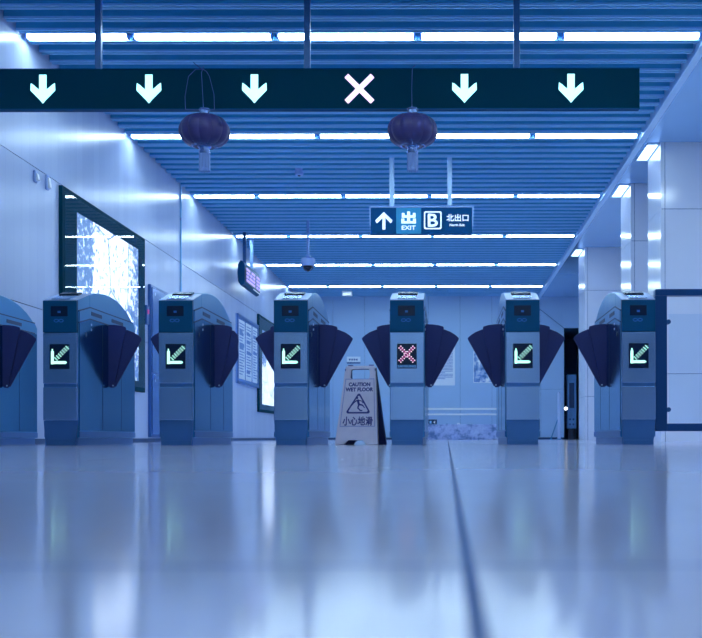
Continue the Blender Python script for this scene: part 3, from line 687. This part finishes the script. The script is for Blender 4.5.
ib = empty('notice_board', (XL, 17.35, 0.96), 'pale framed notice board with three columns of print on left wall', 'notice board')
MB().box(0, 0.03, 0, 1.9, 0, 1.15).build('backing', 'board', ib)
MB().box(0.03, 0.045, 0, 0.05, 0, 1.15).box(0.03, 0.045, 1.85, 1.9, 0, 1.15).box(0.03, 0.045, 0.05, 1.85, 1.10, 1.15).box(0.03, 0.045, 0.05, 1.85, 0, 0.05).build('frame', 'cabinet_frame', ib)
for k, (a, b_) in enumerate(((0.10, 0.62), (0.72, 1.24), (1.34, 1.80))):
    s_ = MB().box(0.03, 0.034, a, b_, 0.08, 1.07).build('notice_sheet', 'paper', ib)
    mb = MB(); z = 1.0
    while z > 0.13:
        n = rr.random(); mb.box(0.034, 0.036, a+0.05, b_-0.04-0.2*n*n, z, z+(0.05 if rr.random() < 0.15 else 0.016)); z -= 0.047
    mb.build('printed_lines', 'ink_pale', s_)

cb = empty('wall_cabinet', (XL, 12.27, 0.06), 'tall blue metal service cabinet on the left wall behind the second full gate', 'cabinet')
MB().box(0, 0.035, 0, 0.75, 0, 1.79).build('frame', 'cabinet_frame', cb, bevel=0.004)
for z0_, z1_ in ((0.03, 0.74), (0.76, 1.76)):
    dd = MB().box(0.035, 0.045, 0.04, 0.71, z0_, z1_).build('door', 'cabinet', cb, bevel=0.003)
    MB().box(0.045, 0.055, 0.62, 0.66, (z0_+z1_)/2-0.04, (z0_+z1_)/2+0.04).build('latch', 'chrome', dd)
    MB().disc(0, 0, 0, 0.02).build('corner_lock', 'chrome', dd, loc=(0.048, 0.14, z1_-0.07), rz=PI/2)

for (yy, zz, h_, lab) in ((8.90, 2.217, 0.07, 'slim pale wall sensor, the one nearer the frame edge, high on the left wall'), (9.16, 2.215, 0.10, 'pale wall sensor with a drooping shade, beside the big lightbox corner')):
    o = empty('wall_sensor', (XL, yy, zz), lab, 'wall sensor', 'small sensors on the left wall')
    MB().box(0, 0.022, -0.03, 0.03, 0, h_+0.03).build('housing', 'sensor', o, bevel=0.008)
    MB().prism([(0.022, 0.01), (0.045, 0.02), (0.035, h_), (0.022, h_+0.01)], -0.022, 0.022, 'y').build('lens_hood', 'stripe', o, bevel=0.004)
o = empty('call_button_box', (XL, 12.11, 1.36), 'small dark box on the left wall beside the big lightbox', 'call box')
MB().box(0, 0.05, -0.05, 0.05, 0, 0.22).build('housing', 'cabinet_frame', o, bevel=0.006)
MB().box(0.05, 0.056, -0.03, 0.03, 0.12, 0.17).build('button', 'led_reddim', o)
o = empty('conduit', (XL, 13.76, 0), 'thin vertical conduit on the left wall running up to the ceiling', 'conduit')
MB().box(0, 0.02, -0.012, 0.012, 0.045, HC+0.05).build('pipe', 'lip', o)
for zz in (0.8, 1.9, 2.9): MB().box(0, 0.024, -0.028, 0.028, zz, zz+0.03).build('clip', 'sensor', o)

# ------------------------------------------------------------------ things on the far wall
def fw(x, y): return ((x-447.5)*YF/F, (437.5-y)*YF/F+0.05)
def wallplate(name, x0, y0, x1, y1, m, label, cat, t=0.012, group=None):
    a = fw(x0, y1); b_ = fw(x1, y0)
    o = empty(name, (a[0], YF, a[1]), label, cat, group)
    MB().box(0, b_[0]-a[0], -t, 0, 0, b_[1]-a[1]).build('panel', m, o)
    return o, b_[0]-a[0], b_[1]-a[1]
o, W_, H_ = wallplate('wall_notice', 429, 343.5, 455, 385.5, 'paper', 'white printed notice on the far wall, half hidden by the red cross gate', 'notice')
mb = MB(); z = H_-0.10
while z > 0.14:
    mb.box(0.05, W_-0.05-(0.18 if rr.random() < 0.2 else 0), -0.015, -0.012, z, z+0.013); z -= 0.035
mb.build('printed_lines', 'ink_pale', o)
o, W_, H_ = wallplate('wall_picture', 474, 352, 502, 382.5, 'picture', 'blue abstract picture on the far wall, right of the white notice', 'picture')
MB().box(-0.012, W_+0.012, -0.016, 0, -0.012, 0).box(-0.012, W_+0.012, -0.016, 0, H_, H_+0.012).box(-0.012, 0, -0.016, 0, 0, H_).box(W_, W_+0.012, -0.016, 0, 0, H_).build('frame', 'stripe', o)
o, W_, H_ = wallplate('door_plate', 347, 356.5, 360.5, 363.5, 'paper', 'small white plate with dark underline above the wet floor sign', 'plate')
MB().box(0, W_, -0.015, -0.012, 0.0, 0.035).build('underline', 'ink', o)
mb = MB(); [mb.box(0.05+i*0.055, 0.088+i*0.055, -0.015, -0.012, 0.075, 0.115) for i in range(4)]; mb.build('lettering', 'ink', o)
for k, (xa, lab) in enumerate(((428.5, 'small dark floor-level exit plate with a white arrow, left end of stone plinth'), (498.5, 'small dark floor-level exit plate at the right end of the stone plinth'))):
    o, W_, H_ = wallplate('exit_plate', xa, 419.5, xa+8.5, 425, 'plate_dark', lab, 'exit plate', 0.10 if False else 0.016, 'low exit plates on the far wall')
    shape('arrow_mark', [[(W_*0.55, H_/2), (W_*0.78, H_*0.8), (W_*0.78, H_*0.2)]], -0.016, 0.002, 'stripe', o)
    MB().box(W_*0.12, W_*0.36, -0.018, -0.016, H_*0.25, H_*0.75).build('running_figure', 'samsung', o)
for k, (xa, s_, lab, mm_) in enumerate(((457, 3.0, 'small white socket cover on the far wall above the stone plinth', 'stripe'), (446.3, 1.6, 'tiny dark socket on the far wall above the stone plinth', 'ink'))):
    o, W_, H_ = wallplate('socket', xa, 424.5-s_/2, xa+s_, 424.5+s_/2, mm_, lab, 'socket', 0.012, 'sockets on the far wall')
    MB().box(W_*0.35, W_*0.65, -0.014, -0.012, H_*0.4, H_*0.6).build('outlet_hole', 'ink', o)
o = empty('emergency_light', (px(347, 292, 23.6)[0], 23.6, HC-0.11), 'small white light box under the ceiling in front of the far wall', 'emergency light')
MB().box(-0.11, 0.11, 0, 0.12, 0, 0.11).build('housing', 'stripe', o, bevel=0.006)
MB().box(-0.08, 0.08, -0.005, 0, 0.02, 0.06).build('lens', 'exit_white', o)

bo = empty('steel_bollard', (px(559, 440, 22.3)[0], 22.3, 0), 'slim shiny steel bollard in front of the dark doorway', 'bollard')
MB().tube((0, 0, 0), (0, 0, 0.97), 0.034, 20).lathe([(0.034, 0.97), (0.03, 0.995), (0.012, 1.01)], 20).build('post', 'chrome', bo, smooth=True)
MB().tube((0, 0, 0), (0, 0, 0.02), 0.06, 20).build('floor_flange', 'steel', bo)
MB().tube((-0.02, 0, 0.45), (-0.17, 0, 0.02), 0.010, 10).tube((-0.17, 0, 0.0), (-0.17, 0, 0.03), 0.02, 10).build('brace', 'steel', bo)
ki = empty('information_panel', (2.86, 25.1, 0), 'tall dark blue machine panel standing in the dark doorway', 'machine')
MB().box(0, 0.22, 0, 0.25, 0.26, 1.55).build('panel', 'kiosk', ki, bevel=0.006)
MB().box(0.03, 0.19, 0.03, 0.22, 0.0, 0.26).build('base', 'black', ki)
for a_ in (0.07, 0.15):
    for b2 in (0.36, 0.48): MB().disc(a_, -0.001, b2, 0.026, 0.004, 16).build('round_button', 'cabinet', ki)
MB().box(0.05, 0.17, -0.004, 0, 0.75, 1.35).build('screen', 'plate_dark', ki)
o = empty('door_lamp', (2.80, 24.85, 0.73), 'small bright lamp glowing at the edge of the dark doorway', 'lamp')
MB().tube((0, 0, 0), (0, -0.03, 0), 0.04, 16).build('lens', 'lamp_warm', o)
MB().box(-0.048, 0.05, 0, 0.06, -0.05, 0.05).build('bracket', 'slot', o)
